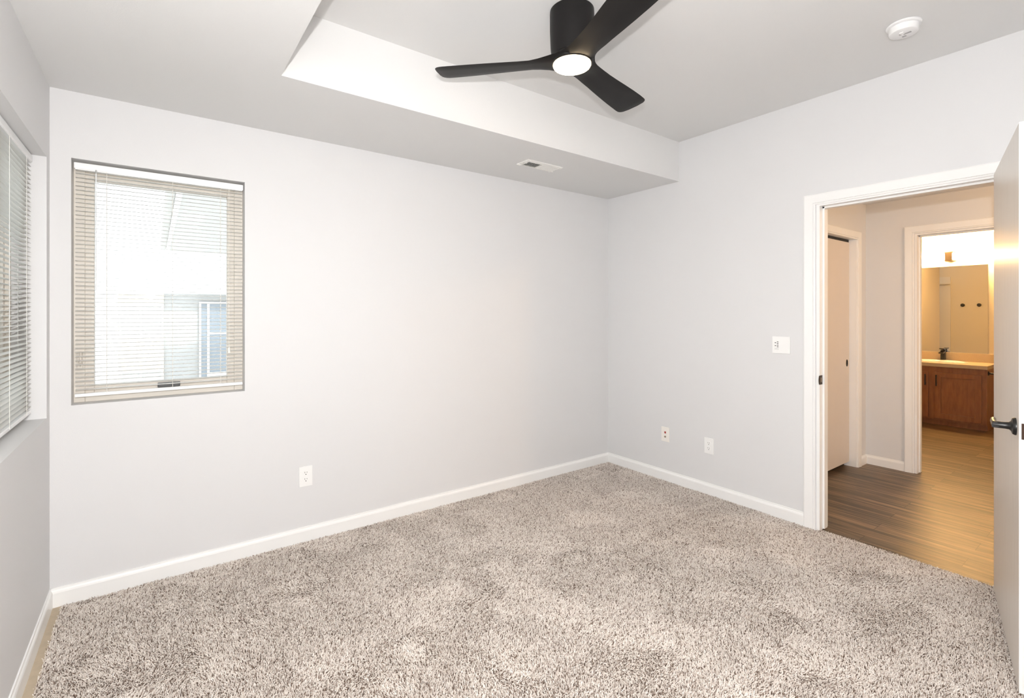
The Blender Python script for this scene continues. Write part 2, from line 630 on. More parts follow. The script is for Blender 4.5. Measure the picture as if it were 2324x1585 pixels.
for i in range(9):
    a = PI / 2 + PI * i / 8
    out.append((-0.006 + 0.012 * math.cos(a), 0.955 + 0.029 * math.sin(a)))
b.prism([(0.034, 0.926), (0.034, 0.984)] + out, 'y', DY0 - 0.0205, DY0 - 0.018)
sp = obj('strike_plate', b, M['bronze'], t1)
b = MB().box(0.006, 0.024, DY0 - 0.0212, DY0 - 0.0204, 0.941, 0.969, 0.0003)
obj('latch_hole', b, M['brass'], sp)

# closet frame
t2 = empty('trim_2', (1.671, CY, 0))
tag(t2, 'white casing of the hall closet', kind='structure')
obj('casing', casing('y', CY, -1, 1.679, 0.60, 2.043, 0.068, HZ), M['trim'], t2)
b = MB()
b.box(1.671, 1.684, CY - .001, CY + 0.099, HZ, 2.046)
b.box(0.62, 1.684, CY - .001, CY + 0.099, 2.046, 2.058)
obj('jamb', b, M['trim'], t2)
b = MB()
b.box(0.64, 1.660, CY + .058, CY + 0.085, 2.0225, 2.0455)  # near-black bar: track plus the shade of the gap above the door
obj('door_track_dark_gap', b, M['black_hole'], t2)

# bathroom door frame
t3 = empty('trim_3', (HX1, BDY0, 0))
tag(t3, 'white casing and jamb of the bathroom doorway', kind='structure')
obj('casing', casing('x', HX1, -1, BDY0 + 0.006, BDY1 - .006, BDZ + 0.004, 0.064, HZ), M['trim'], t3)
b = MB()
b.box(HX1 - .001, BX0 + .009, BDY0 - 0.016, BDY0 + .001, HZ, BDZ)
b.box(HX1 - .001, BX0 + .009, BDY1, BDY1 + 0.016, HZ, BDZ)
b.box(HX1 - .001, BX0 + .009, BDY1 + .016, BDY0 - .016, BDZ - 0.012, BDZ)
obj('jamb', b, M['trim'], t3)
b = MB()
b.box(HX1 + .045, HX1 + .085, BDY0 - 0.026, BDY0 - .016, HZ + .004, BDZ - .012, 0.001)
b.box(HX1 + .045, HX1 + .085, BDY1 + .016, BDY0 - .016, BDZ - .022, BDZ - .012, 0.001)
obj('door_stop', b, M['trim'], t3)


# ------------------------------------------------------------------ windows
def window(name, label, axis, a0, a1, z0, z1, d0, d1, fw, sgn):
    """casement frame filling the opening; d0..d1 depth range"""
    root = empty(name, ((a0 + a1) / 2, d0, z0) if axis == 'y' else (d0, (a0 + a1) / 2, z0))
    tag(root, label, kind='structure')
    lo, hi = min(a0, a1), max(a0, a1)
    dl, dh = min(d0, d1), max(d0, d1)

    def bx(mb, p0, p1, q0, q1, r0, r1, bev=0.0):
        if axis == 'y':
            mb.box(p0, p1, q0, q1, r0, r1, bev)
        else:
            mb.box(q0, q1, p0, p1, r0, r1, bev)
    f = MB()
    bx(f, lo, lo + fw * .55, dl, dh, z0, z1, .003)
    bx(f, hi - fw * .55, hi, dl, dh, z0, z1, .003)
    bx(f, lo + fw * .55, hi - fw * .55, dl, dh, z0, z0 + fw * .55, .003)
    bx(f, lo + fw * .55, hi - fw * .55, dl, dh, z1 - fw * .55, z1, .003)
    obj('window_frame', f, M['vinyl'], root)
    s = MB()
    i0, i1, k0, k1 = lo + fw * .5, hi - fw * .5, z0 + fw * .5, z1 - fw * .5
    w = fw * .5
    e = 0.012 * (1 if d1 > d0 else -1)
    dl2, dh2 = min(d0 + e, d1 - e), max(d0 + e, d1 - e)
    bx(s, i0, i0 + w, dl2, dh2, k0, k1, .003)
    bx(s, i1 - w, i1, dl2, dh2, k0, k1, .003)
    bx(s, i0 + w, i1 - w, dl2, dh2, k0, k0 + w, .003)
    bx(s, i0 + w, i1 - w, dl2, dh2, k1 - w, k1, .003)
    obj('sash', s, M['vinyl'], root)
    g = MB()
    mid = (d0 + d1) / 2
    bx(g, i0 + w * .8, i1 - w * .8, mid - .003, mid + .003, k0 + w * .8, k1 - w * .8)
    obj('window_pane', g, M['glass'], root)
    return root


w1 = window('window_1', 'tan casement window in the long wall', 'y', AX0, AX1, AZ0, AZ1, 0.085, 0.15, 0.078, 1)
b = MB()   # sash lock on the jamb side
b.box(-3.722, -3.700, 0.076, 0.086, 1.10, 1.19, .003)
b.tube([(-3.710, 0.076, 1.12), (-3.708, 0.064, 1.135), (-3.706, 0.060, 1.19)], [.006, .006, .005], 8)
obj('sash_lock', b, M['vinyl'], w1)
b = MB()   # crank operator on the bottom rail, coloured dark to carry its shadow
b.box(-3.40, -3.30, 0.070, 0.086, 0.985, 1.010, .004)
obj('crank_operator_shadow', b, M['plastic_line'], w1)

w2 = window('window_2', 'tan framed window in the recess of the window wall', 'x', CY0, CY1, CZ0, CZ1, -3.925, -3.995, 0.075, -1)
b = MB()
for yy in (-0.62, -1.16):
    b.box(-3.985, -3.93, yy - .04, yy + .04, CZ0 + .03, CZ1 - .03, .003)
obj('mullion', b, M['vinyl'], w2)


# ------------------------------------------------------------------ blinds
def blind(name, label, axis, a0, a1, ztop, zbot, d, tilt, ladders, wand_at, cords_at, sgn):
    """d = centre plane of the slats, sgn = direction towards the room on the depth axis"""
    lo, hi = min(a0, a1), max(a0, a1)
    root = empty(name, ((lo + hi) / 2, d, zbot) if axis == 'y' else (d, (lo + hi) / 2, zbot))
    tag(root, label, 'blind')

    def P(a, q, z):
        return (a, q, z) if axis == 'y' else (q, a, z)

    def bx(mb, p0, p1, q0, q1, r0, r1, bev=0.0):
        q0, q1 = min(q0, q1), max(q0, q1)
        if axis == 'y':
            mb.box(p0, p1, q0, q1, r0, r1, bev)
        else:
            mb.box(q0, q1, p0, p1, r0, r1, bev)
    h = MB()
    bx(h, lo, hi, d - sgn * .016, d + sgn * .016, ztop - 0.030, ztop, .0035)
    bx(h, lo + .004, hi - .004, d - sgn * .012, d + sgn * .013, ztop - 0.034, ztop - 0.029)
    obj('headrail', h, M['blind_rail'], root)
    s = MB()
    pitch = 0.0203
    z = ztop - 0.050
    n = 5
    while z > zbot + 0.024:
        rows = []
        for (e, a) in ((0, lo + .004), (1, hi - .004)):
            row = []
            for k in range(n):
                u = -1 + 2 * k / (n - 1)
                q = u * 0.0125
                zz = z + 0.0022 * (1 - u * u) - math.tan(tilt) * q
                row.append((q, zz))
            rows.append([s.bm.verts.new(P(a, d + sgn * q, zz)) for q, zz in row] + [s.bm.verts.new(P(a, d + sgn * q, zz - 0.0007)) for q, zz in row[::-1]])
        A, B = rows
        for i in range(2 * n):
            s.bm.faces.new((A[i], A[(i + 1) % (2 * n)], B[(i + 1) % (2 * n)], B[i]))
        s.bm.faces.new(A)
        s.bm.faces.new(B[::-1])
        z -= pitch
    obj('slats', s, M['blind'], root)
    r = MB()
    bx(r, lo + .002, hi - .002, d - sgn * .011, d + sgn * .012, zbot, zbot + 0.016, .003)
    obj('bottom_rail', r, M['blind_rail'], root)
    for a in ladders:
        c = MB()
        for q in (-.0135, .0135):
            c.tube([P(a, d + sgn * q, ztop - .03), P(a, d + sgn * q, zbot + .008)], 0.0009, 5)
        obj('ladder_cord', c, M['cord'], root)
    if wand_at is not None:
        w = MB()
        w.tube([P(wand_at, d + sgn * .017, ztop - .036), P(wand_at, d + sgn * .02, ztop - .62)], 0.0028, 6)
        obj('tilt_wand', w, M['glasswand'], root, smooth=40)
        k = MB()
        k.tube([P(wand_at, d + sgn * .014, ztop - .028), P(wand_at, d + sgn * .021, ztop - .032), P(wand_at, d + sgn * .02, ztop - .044)], 0.0035, 8)
        obj('wand_hook', k, M['steel'], root, smooth=40)
    for a in cords_at:
        c = MB()
        c.tube([P(a, d + sgn * .016, ztop - .03), P(a, d + sgn * .018, zbot + .22)], 0.0011, 5)
        c.tube([P(a, d + sgn * .018, zbot + .22), P(a, d + sgn * .018, zbot + .205), P(a, d + sgn * .018, zbot + .185)], [.002, .006, .007], 8)
        obj('lift_cord', c, M['cord'], root)
    return root


M['glasswand'] = base_mat('clear_acrylic_wand', (0.75, 0.77, 0.78, 1), 0.15)
blind('window_blind', 'white mini blind hanging in the small window of the long wall', 'y',
      AX0 + .008, AX1 - .006, 2.113, 0.972, 0.034, math.radians(4), (-3.605, -3.335, -3.115), -3.645, (-3.075,), -1)
blind('window_blind', 'white mini blind at the deep window recess beside the room corner', 'x',
      CY0 - .006, CY1 + .01, 2.090, 0.930, -3.872, math.radians(3), (-0.19, -0.50, -0.95, -1.4), None, (), 1)


# ------------------------------------------------------------------ carpet pile: loose twisted yarn as hair curves
def value_noise(x, y, scale, seed):
    r = np.random.default_rng(seed)
    g = r.random((256, 256))
    u, v = x / scale + 50, y / scale + 50
    i, j = np.floor(u).astype(int), np.floor(v).astype(int)
    fu, fv = u - i, v - j
    fu, fv = fu * fu * (3 - 2 * fu), fv * fv * (3 - 2 * fv)
    i0, i1, j0, j1 = i % 256, (i + 1) % 256, j % 256, (j + 1) % 256
    return (g[i0, j0] * (1 - fu) + g[i1, j0] * fu) * (1 - fv) + (g[i0, j1] * (1 - fu) + g[i1, j1] * fu) * fv


def carpet():
    step = 0.0047
    xs = np.arange(-3.768, 0.016, step)
    ys = np.arange(YN + 0.02, -0.012, step)
    X, Y = np.meshgrid(xs, ys)
    X = X.ravel() + rng.uniform(-.5, .5, X.size) * step
    Y = Y.ravel() + rng.uniform(-.5, .5, Y.size) * step
    # keep the part of the floor the room view can reach, with a wide margin
    dx, dy = X - CAM.x, Y - CAM.y
    yaw = math.radians(53.696)
    fwd = dx * math.cos(yaw) + dy * math.sin(yaw)
    lat = dx * math.sin(yaw) - dy * math.cos(yaw)
    keep = (fwd > 0.9) & (np.abs(lat) < fwd * 1.06 + 0.9) & ((X < -0.012) | ((Y < DY0 - .02) & (Y > DY1 + .02)))
    X, Y = X[keep], Y[keep]
    n = X.size
    # pile lean: footprints and vacuum strokes
    ang = 2 * PI * (0.5 * value_noise(X, Y, 0.42, 1) + 0.9 * value_noise(X, Y, 0.16, 2) + .3 * value_noise(X, Y, .06, 5))
    lv = 0.55 * value_noise(X, Y, 0.26, 3) + 0.45 * value_noise(X + .4 * Y, Y, 0.11, 4)
    lean = np.clip((lv - 0.22) / 0.5, 0, 1)                     # 0 = standing pile, 1 = brushed flat
    th = ang + rng.normal(0, 0.55 + 1.2 * (1 - lean), n)
    ln = rng.uniform(0.0085, 0.0135, n)
    tilt = np.clip(0.12 + 0.75 * lean + rng.normal(0, .30, n), 0.02, 1.4)
    th2 = th + rng.normal(0, 0.9, n)
    t2 = np.clip(tilt + rng.normal(.30, .40, n), 0, 1.7)
    P = np.zeros((n, 3, 3), np.float32)
    P[:, 0, 0], P[:, 0, 1], P[:, 0, 2] = X, Y, FZ
    P[:, 1, 0] = X + ln * .5 * np.sin(tilt) * np.cos(th)
    P[:, 1, 1] = Y + ln * .5 * np.sin(tilt) * np.sin(th)
    P[:, 1, 2] = FZ + ln * .55 * np.cos(tilt)
    P[:, 2, 0] = P[:, 1, 0] + ln * .5 * np.sin(t2) * np.cos(th2)
    P[:, 2, 1] = P[:, 1, 1] + ln * .5 * np.sin(t2) * np.sin(th2)
    P[:, 2, 2] = np.maximum(P[:, 1, 2] + ln * .5 * np.cos(t2), FZ + .002)
    R = np.zeros((n, 3), np.float32)
    w = rng.uniform(0.75, 1.25, n)
    R[:, 0], R[:, 1], R[:, 2] = .0012 * w, .0013 * w, .0008 * w
    tint = np.where(rng.random(n) < 0.17, rng.uniform(0, .25, n), np.clip(rng.normal(.68, .20, n), 0, 1)).astype(np.float32)
    hc = bpy.data.hair_curves.new('carpet')
    hc.add_curves([3] * n)
    hc.attributes['position'].data.foreach_set('vector', P.ravel())
    ra = hc.attributes.get('radius') or hc.attributes.new('radius', 'FLOAT', 'POINT')
    ra.data.foreach_set('value', R.ravel())
    ta = hc.attributes.new('tint', 'FLOAT', 'CURVE')
    ta.data.foreach_set('value', tint)
    hc.materials.append(M['yarn'])
    o = bpy.data.objects.new('carpet', hc)
    COL.objects.link(o)
    tag(o, 'beige frieze carpet flecked with brown covering the bedroom floor', 'carpet', kind='stuff')


carpet()

# ------------------------------------------------------------------ ceiling fan
FC = Vector((-1.876, -1.500, 2.53))
fan = empty('ceiling_fan', (FC.x, FC.y, ZC))
tag(fan, 'black three-blade ceiling fan with a lit round lamp on the raised ceiling', 'ceiling fan')
c0 = (FC.x, FC.y, 0)
b = MB()
b.lathe([(0.094, ZC), (0.100, ZC - .004), (0.101, ZC - .02), (0.1005, ZC - .10), (0.0975, ZC - .17), (0.0945, ZC - .195), (0.0925, ZC - .210)], c0, seg=64)
obj('motor_housing', b, M['fan'], fan, smooth=35)
b = MB()
b.lathe([(0.080, 2.558), (0.092, 2.552), (0.0965, 2.542), (0.0965, 2.530), (0.0955, 2.521), (0.092, 2.5165), (0.087, 2.516), (0.086, 2.519)], c0, seg=64)
obj('hub', b, M['fan'], fan, smooth=50)
b = MB()
b.lathe([(0.085, 2.522), (0.0855, 2.513), (0.083, 2.508), (0.072, 2.5035), (0.05, 2.5005), (0.025, 2.499), (0.0, 2.4985)], c0, seg=64)
obj('light_dome', b, M['dome'], fan, smooth=60)

STN = [(0.030, -.085, .085), (0.050, -.0905, .0905), (0.060, -.0845, .0845), (0.072, -.0785, .0785), (0.088, -.0735, .0735), (0.11, -.069, .069), (0.15, -.0645, .0645), (0.19, -.0625, .0635), (0.24, -.063, .066),
       (0.31, -.066, .072), (0.39, -.071, .078), (0.47, -.075, .083), (0.54, -.077, .086), (0.585, -.0765, .088), (0.603, -.075, .0875), (0.616, -.070, .084), (0.625, -.062, .077), (0.6315, -.051, .066), (0.634, -.036, .05)]
for k, deg in enumerate((133.7, 13.7, 253.7)):
    b = MB()
    A = math.radians(deg)
    er = Vector((math.cos(A), math.sin(A), 0))
    et = Vector((-math.sin(A), math.cos(A), 0))
    K = 7
    rows = []
    for r, t0, t1_ in STN:
        f = min(1, max(0, (r - 0.08) / 0.12))
        pit = math.tan(math.radians(9.0)) * f * f * (3 - 2 * f)
        thick = 0.034 * (1 - f) ** 2 + 0.010 * (1 - (1 - f) ** 2) if r < 0.6 else 0.010 * max(0.35, (0.640 - r) / 0.040)
        row = []
        for side in (1, -1):
            for q in range(K):
                s = q / (K - 1)
                if side < 0:
                    s = 1 - s
                t = t0 + (t1_ - t0) * s
                prof = max(0.0, 1 - (2 * s - 1) ** 4) ** 0.5
                if side < 0 and q in (0, K - 1):
                    continue
                z = FC.z + 0.004 * (1 - f) - pit * t + side * prof * thick * .5
                p = Vector((FC.x, FC.y, 0)) + er * r + et * t
                row.append(b.bm.verts.new((p.x, p.y, z)))
        rows.append(row)
    n = len(rows[0])
    for R0, R1 in zip(rows[:-1], rows[1:]):
        for i in range(n):
            b.bm.faces.new((R0[i], R0[(i + 1) % n], R1[(i + 1) % n], R1[i]))
    b.bm.faces.new(rows[0])
    b.bm.faces.new(rows[-1][::-1])
    obj('blade', b, M['fan'], fan, smooth=50)

# ------------------------------------------------------------------ smoke detector
sc = Vector((-0.522, -2.362, ZC))
sd = empty('smoke_detector', sc)
tag(sd, 'round white smoke detector on the raised ceiling', 'smoke detector')
b = MB().lathe([(0.066, 0.0), (0.069, -.002), (0.069, -.008), (0.066, -.011), (0.055, -.012)], sc, seg=56)
obj('mounting_base', b, M['smoke'], sd, smooth=40)
b = MB().lathe([(0.055, -.011), (0.0595, -.014), (0.0585, -.034), (0.056, -.041), (0.050, -.0435), (0.0, -.045)], sc, seg=56)
obj('detector_body', b, M['smoke'], sd, smooth=40)
b = MB()
b.box(sc.x - .028, sc.x - .008, sc.y - .006, sc.y + .010, sc.z - .048, sc.z - .043, .0015)
obj('test_button', b, M['smoke'], sd)
b = MB()
for (ox, oy, l) in ((-.006, -.014, .030), (.018, .004, .016), (-.012, .012, .008)):
    for i in range(3):
        b.box(sc.x + ox + i * .005, sc.x + ox + i * .005 + .002, sc.y + oy - l / 2, sc.y + oy + l / 2, sc.z - .0457, sc.z - .0440)
obj('vent_slots', b, M['smoke_mark'], sd)

# ------------------------------------------------------------------ air vent
vx0, vx1, vy0, vy1 = -1.335, -1.013, -0.492, -0.353
vent = empty('air_vent', ((vx0 + vx1) / 2, (vy0 + vy1) / 2, ZS))
tag(vent, 'white two-way air vent in the underside of the lowered ceiling', 'air vent')
zt = ZS
b = MB()
fw = .026
b.prism([(vx0, zt), (vx0 + .004, zt - .005), (vx0 + fw, zt - .010), (vx0 + fw, zt)], 'y', vy0 + .002, vy1 - .002)
b.prism([(vx1, zt), (vx1 - .004, zt - .005), (vx1 - fw, zt - .010), (vx1 - fw, zt)], 'y', vy0 + .002, vy1 - .002)
b.prism([(vy0, zt), (vy0 + .004, zt - .005), (vy0 + fw, zt - .010), (vy0 + fw, zt)], 'x', vx0, vx1)
b.prism([(vy1, zt), (vy1 - .004, zt - .005), (vy1 - fw, zt - .010), (vy1 - fw, zt)], 'x', vx0, vx1)
xm = (vx0 + vx1) / 2 - .006
b.box(xm - .008, xm + .008, vy0 + fw, vy1 - fw, zt - .010, zt - .001)
obj('vent_frame', b, M['vent'], vent)
b = MB().box(vx0 + fw, vx1 - fw, vy0 + fw, vy1 - fw, zt - .0006, zt - .0001)  # flat dark plate, its colour stands for the shade inside the duct
obj('duct_shade_plate', b, M['duct'], vent)
for (x0, x1, sgn) in ((vx0 + fw, xm - .008, 1), (xm + .008, vx1 - fw, -1)):
    b = MB()
    n = 8
    for i in range(n):
        xc = x0 + (x1 - x0) * (i + .5) / n
        h, hw = .0085, (.0045 if sgn > 0 else .0075)
        b.prism([(xc - sgn * hw, zt - .0098), (xc - sgn * hw + .0012, zt - .0098), (xc + sgn * hw + .0012, zt - .0012), (xc + sgn * hw, zt - .0012)], 'y', vy0 + fw, vy1 - fw)
    obj('louvers', b, M['vent'], vent)
for x in (vx0 + .013, vx1 - .013):
    b = MB().lathe([(.0035, 0), (.003, -.0016), (0, -.002)], (x, (vy0 + vy1) / 2, zt - .0072), seg=12)
    obj('screw', b, M['steel'], vent)
b = MB()
b.tube([(vx0 + fw - .004, vy0 + .046, zt - .008), (vx0 + fw - .006, vy0 + .046, zt - .018)], .002, 8)
obj('damper_lever', b, M['vent'], vent)


# ------------------------------------------------------------------ wall plates (local: x across, -y into the room, z up)
def plate_root(name, label, cat, loc, rz):
    r = empty(name, loc, rz)
    tag(r, label, cat)
    return r


def screw(root, x, z, y):
    b = MB().lathe([(.0033, 0), (.003, -.0008), (0, -.0011)], (x, y, z), axis='y', seg=12)
    obj('screw', b, M['plastic'], root, local=True)


def plate_mesh(w, h, t=.006):
    b = MB()
    b.box(-w / 2, w / 2, -t, 0, -h / 2, h / 2, .0022)
    return b


def outlet(label, loc, rz):
    r = plate_root('wall_outlet', label, 'outlet', loc, rz)
    obj('cover_plate', plate_mesh(.076, .121), M['plastic'], r, local=True)
    for zc in (.0198, -.0198):
        out = []
        for i in range(24):
            a = 2 * PI * i / 24
            out.append((.0172 * math.cos(a), max(-.0142, min(.0142, .0172 * math.sin(a))) + zc))
        b = MB().prism(out, 'y', -.0078, -.005)
        rc = obj('receptacle', b, M['plastic'], r, local=True)
        b = MB()
        b.box(-.0076, -.0052, -.0082, -.0077, zc + .001, zc + .0096)
        b.box(.0052, .0074, -.0082, -.0077, zc + .0016, zc + .0090)
        obj('slots', b, M['plastic_line'], rc, local=True)
        b = MB().lathe([(.0028, -.0077), (.0028, -.0082), (0, -.0082)], (0, 0, zc - .0072), axis='y', seg=14)
        obj('ground_hole', b, M['black_hole'], rc, local=True)
    screw(r, 0, 0, -.006)
    return r


RB = -PI / 2
outlet('white duplex outlet low on the long wall below the small window', (-2.672, 0, 0.389), 0)
outlet('white duplex outlet low on the doorway wall', (0, -1.027, 0.3675), RB)

r = plate_root('cable_plate', 'off-white plate with a red jack and a coax connector low on the doorway wall', 'wall plate', (0, -0.634, 0.378), RB)
obj('cover_plate', plate_mesh(.076, .119), M['almond'], r, local=True)
b = MB().box(-.0072, .0072, -.0075, -.0055, .0075, .0245, .0006)
obj('phone_jack', b, M['red'], r, local=True)
b = MB().lathe([(.0078, -.0055), (.0078, -.008), (.0055, -.008), (.005, -.014), (.0032, -.014), (.0030, -.010), (0, -.010)], (0, 0, -.0195), axis='y', seg=20)
obj('coax_connector', b, M['brass'], r, local=True, smooth=40)
screw(r, 0, .042, -.006)
screw(r, 0, -.042, -.006)

r = plate_root('fan_control_plate', 'square white control plate with six dark buttons beside the door casing', 'switch plate', (0, -1.5585, 1.1655), RB)
obj('cover_plate', plate_mesh(.116, .114, .007), M['plastic'], r, local=True)
b = MB().box(-.0445, -.0135, -.0088, -.006, -.034, .034, .0012)
rm = obj('remote', b, M['plastic'], r, local=True)
for (x, z) in ((-.0355, .0150), (-.0355, -.0055), (-.0212, .0205), (-.0212, .0095), (-.0212, -.0015), (-.0212, -.0120)):
    b = MB()
    b.box(x - .0048, x + .0048, -.0100, -.0086, z - .0026, z + .0026, .0008)
    obj('button', b, M['plastic_line'], rm, local=True)
b = MB()
b.box(-.0405, -.0175, -.0092, -.0087, -.0225, -.0212)
b.box(-.0405, -.0175, -.0092, -.0087, -.0292, -.0279)
obj('grip_line', b, M['smoke_mark'], rm, local=True)

# ------------------------------------------------------------------ bedroom door, swung open
PX, PY = -0.896, -2.797
DA = math.atan2(-.206, -.875)
dd = Vector((math.cos(DA), math.sin(DA), 0))
DW = 0.868
hx, hy = PX - dd.x * DW, PY - dd.y * DW
dr = empty('door_1', (hx, hy, 0), DA)
tag(dr, 'pale flush bedroom door standing open', kind='structure')
b = MB().box(0, DW, 0, 0.035, 0.010, 2.070, .001)
obj('door_leaf', b, M['door'], dr, local=True)
b = MB().box(DW, DW + .0012, -.0002, .0352, 0.009, 2.071)
obj('door_edge', b, M['trim'], dr, local=True)
b = MB().box(DW + .001, DW + .0028, .006, .030, 0.925, 0.983, .0004)
lp = obj('latch_plate', b, M['bronze'], dr, local=True)
b = MB().prism([(DW + .0025, .012), (DW + .0025, .024), (DW + .012, .022)], 'z', 0.947, 0.961)
obj('latch_bolt', b, M['bronze'], lp, local=True)
hz, hxl = 0.957, DW - .080
b = MB()
b.lathe([(.0325, 0), (.0325, -.004), (.029, -.010), (.019, -.013), (.014, -.018), (.0125, -.03), (.0125, -.062), (.0115, -.064)], (hxl, 0, hz), axis='y', seg=32)
hd = obj('door_handle', b, M['black'], dr, local=True, smooth=40)
b = MB()
b.tube([(hxl + .012, -.055, hz), (hxl - .02, -.056, hz + .001), (hxl - .06, -.056, hz + .002), (hxl - .112, -.052, hz + .002)], [.0105, .0105, .0095, .0085], 14)
obj('lever', b, M['black'], hd, local=True, smooth=40)
b = MB()   # handle on the far side of the leaf
b.lathe([(.0325, .035), (.0325, .039), (.029, .045), (.019, .048), (.014, .053), (.0125, .065), (.0125, .092), (.0115, .094)], (hxl, 0, hz), axis='y', seg=32)
hd = obj('door_handle', b, M['black'], dr, local=True, smooth=40)
b = MB()
b.tube([(hxl + .012, .088, hz), (hxl - .02, .089, hz), (hxl - .06, .089, hz), (hxl - .112, .085, hz)], [.0105, .0105, .0095, .0085], 14)
obj('lever', b, M['black'], hd, local=True, smooth=40)
for z in (0.25, 1.05, 1.85):
    b = MB().lathe([(.0065, z - .045), (.0065, z + .045)], (-.006, .036, 0), seg=14)
    obj('hinge', b, M['black'], dr, local=True)

# closet door
cd = empty('door_2', (1.15, -1.383, 0))
tag(cd, 'flat off-white sliding closet door in the hall', kind='structure')
b = MB().box(0.63, 1.668, -1.383, -1.350, 0.036, 2.022, .001)
obj('door_leaf', b, M['closet_door'], cd)
b = MB().lathe([(.020, 0), (.020, -.003), (.017, -.0035), (.014, .001), (0, .001)], (1.613, -1.383, 0.933), axis='y', seg=28, sx=.85, sy=1.6)
obj('finger_pull', b, M['black'], cd, smooth=40)

# ------------------------------------------------------------------ bathroom vanity
VX0, VY0, VY1 = 4.40, -0.875, -1.838
vc = empty('vanity_cabinet', (4.66, (VY0 + VY1) / 2, HZ))
tag(vc, 'reddish wood vanity cabinet with two doors in the bathroom', 'cabinet')
b = MB()
b.box(VX0, VX0 + .018, VY1, VY0, 0.065, 0.722)
b.box(VX0 + .018, BX1 - .001, VY1, VY1 + .016, 0.065, 0.722)
b.box(VX0 + .018, BX1 - .001, VY0 - .016, VY0, 0.065, 0.722)
b.box(VX0 + .018, BX1 - .001, VY1 + .016, VY0 - .016, 0.065, 0.08)
obj('cabinet_body', b, M['cabinet'], vc)
b = MB().box(VX0 + .06, BX1 - .001, VY1, VY0, HZ, 0.066)
obj('toe_kick', b, M['cabinet'], vc)
for (ya, yb, hy_) in ((-0.910, -1.308, -1.283), (-1.370, -1.795, -1.390)):
    b = MB()
    z0, z1 = 0.088, 0.652
    st = .058
    b.box(VX0 - .019, VX0 - .001, yb, yb + st, z0, z1, .002)
    b.box(VX0 - .019, VX0 - .001, ya - st, ya, z0, z1, .002)
    b.box(VX0 - .0185, VX0 - .001, yb + st - .001, ya - st + .001, z0, z0 + st, .002)
    b.box(VX0 - .0185, VX0 - .001, yb + st - .001, ya - st + .001, z1 - st, z1, .002)
    d = obj('door', b, M['cabinet'], vc)
    b = MB().box(VX0 - .0065, VX0 - .0015, yb + st - .003, ya - st + .003, z0 + st - .003, z1 - st + .003)
    obj('door_panel', b, M['cabinet'], d)
    b = MB()
    for z in (0.505, 0.600):
        b.tube([(VX0 - .018, hy_, z), (VX0 - .044, hy_, z)], .005, 10)
    b.tube([(VX0 - .044, hy_, 0.484), (VX0 - .046, hy_, 0.552), (VX0 - .044, hy_, 0.622)], .0068, 10)
    obj('handle', b, M['black'], d, smooth=50)

CT = 0.765
SKC = Vector((4.655, -1.365, CT))
SKA, SKB = 0.190, 0.262
ct = empty('vanity_countertop', (4.65, -1.36, 0.725))
tag(ct, 'tan laminate countertop with backsplash on the vanity cabinet', 'countertop')
b = MB()
n = 64
x0, x1, y0, y1 = 4.365, BX1 - .001, -1.848, -0.862
rings = []
for z in (CT, 0.723):
    ell, rec = [], []
    for i in range(n):
        a = 2 * PI * i / n
        cx_, cy_ = math.cos(a), math.sin(a)
        ell.append(b.bm.verts.new((SKC.x + (SKA - .012) * cx_, SKC.y + (SKB - .012) * cy_, z)))
        tx = ((x1 - SKC.x) / cx_ if cx_ > 0 else (x0 - SKC.x) / cx_) if abs(cx_) > 1e-9 else 1e9
        ty = ((y1 - SKC.y) / cy_ if cy_ > 0 else (y0 - SKC.y) / cy_) if abs(cy_) > 1e-9 else 1e9
        t = min(tx, ty)
        rec.append([SKC.x + t * cx_, SKC.y + t * cy_, z])
    for cxn, cyn in ((x0, y0), (x0, y1), (x1, y0), (x1, y1)):    # snap the nearest ray to each corner
        j = min(range(n), key=lambda k: (rec[k][0] - cxn) ** 2 + (rec[k][1] - cyn) ** 2)
        rec[j][0], rec[j][1] = cxn, cyn
    rings.append((ell, [b.bm.verts.new(p) for p in rec]))
(e0, r0), (e1, r1) = rings
for i in range(n):
    j = (i + 1) % n
    b.bm.faces.new((e0[i], e0[j], r0[j], r0[i]))
    b.bm.faces.new((e1[j], e1[i], r1[i], r1[j]))
    b.bm.faces.new((r0[i], r0[j], r1[j], r1[i]))
    b.bm.faces.new((e0[j], e0[i], e1[i], e1[j]))
obj('counter', b, M['counter'], ct)
b = MB().box(BX1 - .02, BX1, -1.848, -0.862, CT, 0.872, .003)
obj('backsplash', b, M['counter'], ct)

sk = empty('sink', SKC)
tag(sk, 'white oval drop-in sink in the tan countertop', 'sink')
k = SKA / SKB
b = MB().lathe([(SKB, 0.0005), (SKB - .002, .008), (SKB - .014, .011), (SKB - .034, .007), (SKB - .05, -.012), (SKB - .085, -.075), (SKB - .15, -.118), (.022, -.128), (0, -.129)], SKC, seg=64, sx=k)
obj('basin', b, M['porcelain'], sk, smooth=60)
b = MB().lathe([(.021, -.1265), (.019, -.1245), (0, -.1245)], SKC, seg=24)
obj('drain', b, M['chrome'], sk, smooth=40)
FX, FY = 4.878, -1.345
fa = empty('faucet', (FX, FY, CT))
tag(fa, 'black square single-lever faucet behind the oval sink', 'faucet')
b = MB().box(FX - .026, FX + .026, FY - .085, FY + .085, CT + .0006, CT + .010, .003)
obj('base_plate', b, M['black'], fa)
b = MB().box(FX - .021, FX + .021, FY - .024, FY + .024, CT + .009, CT + .132, .004)
obj('faucet_body', b, M['black'], fa)
b = MB().prism([(FX - .018, CT + .122), (FX - .018, CT + .100), (FX - .115, CT + .094), (FX - .118, CT + .108)], 'y', FY - .022, FY + .022)
obj('spout', b, M['black'], fa)
b = MB().prism([(FX + .022, CT + .134), (FX + .022, CT + .150), (FX - .085, CT + .162), (FX - .085, CT + .154)], 'y', FY - .022, FY + .022)
obj('lever', b, M['black'], fa)

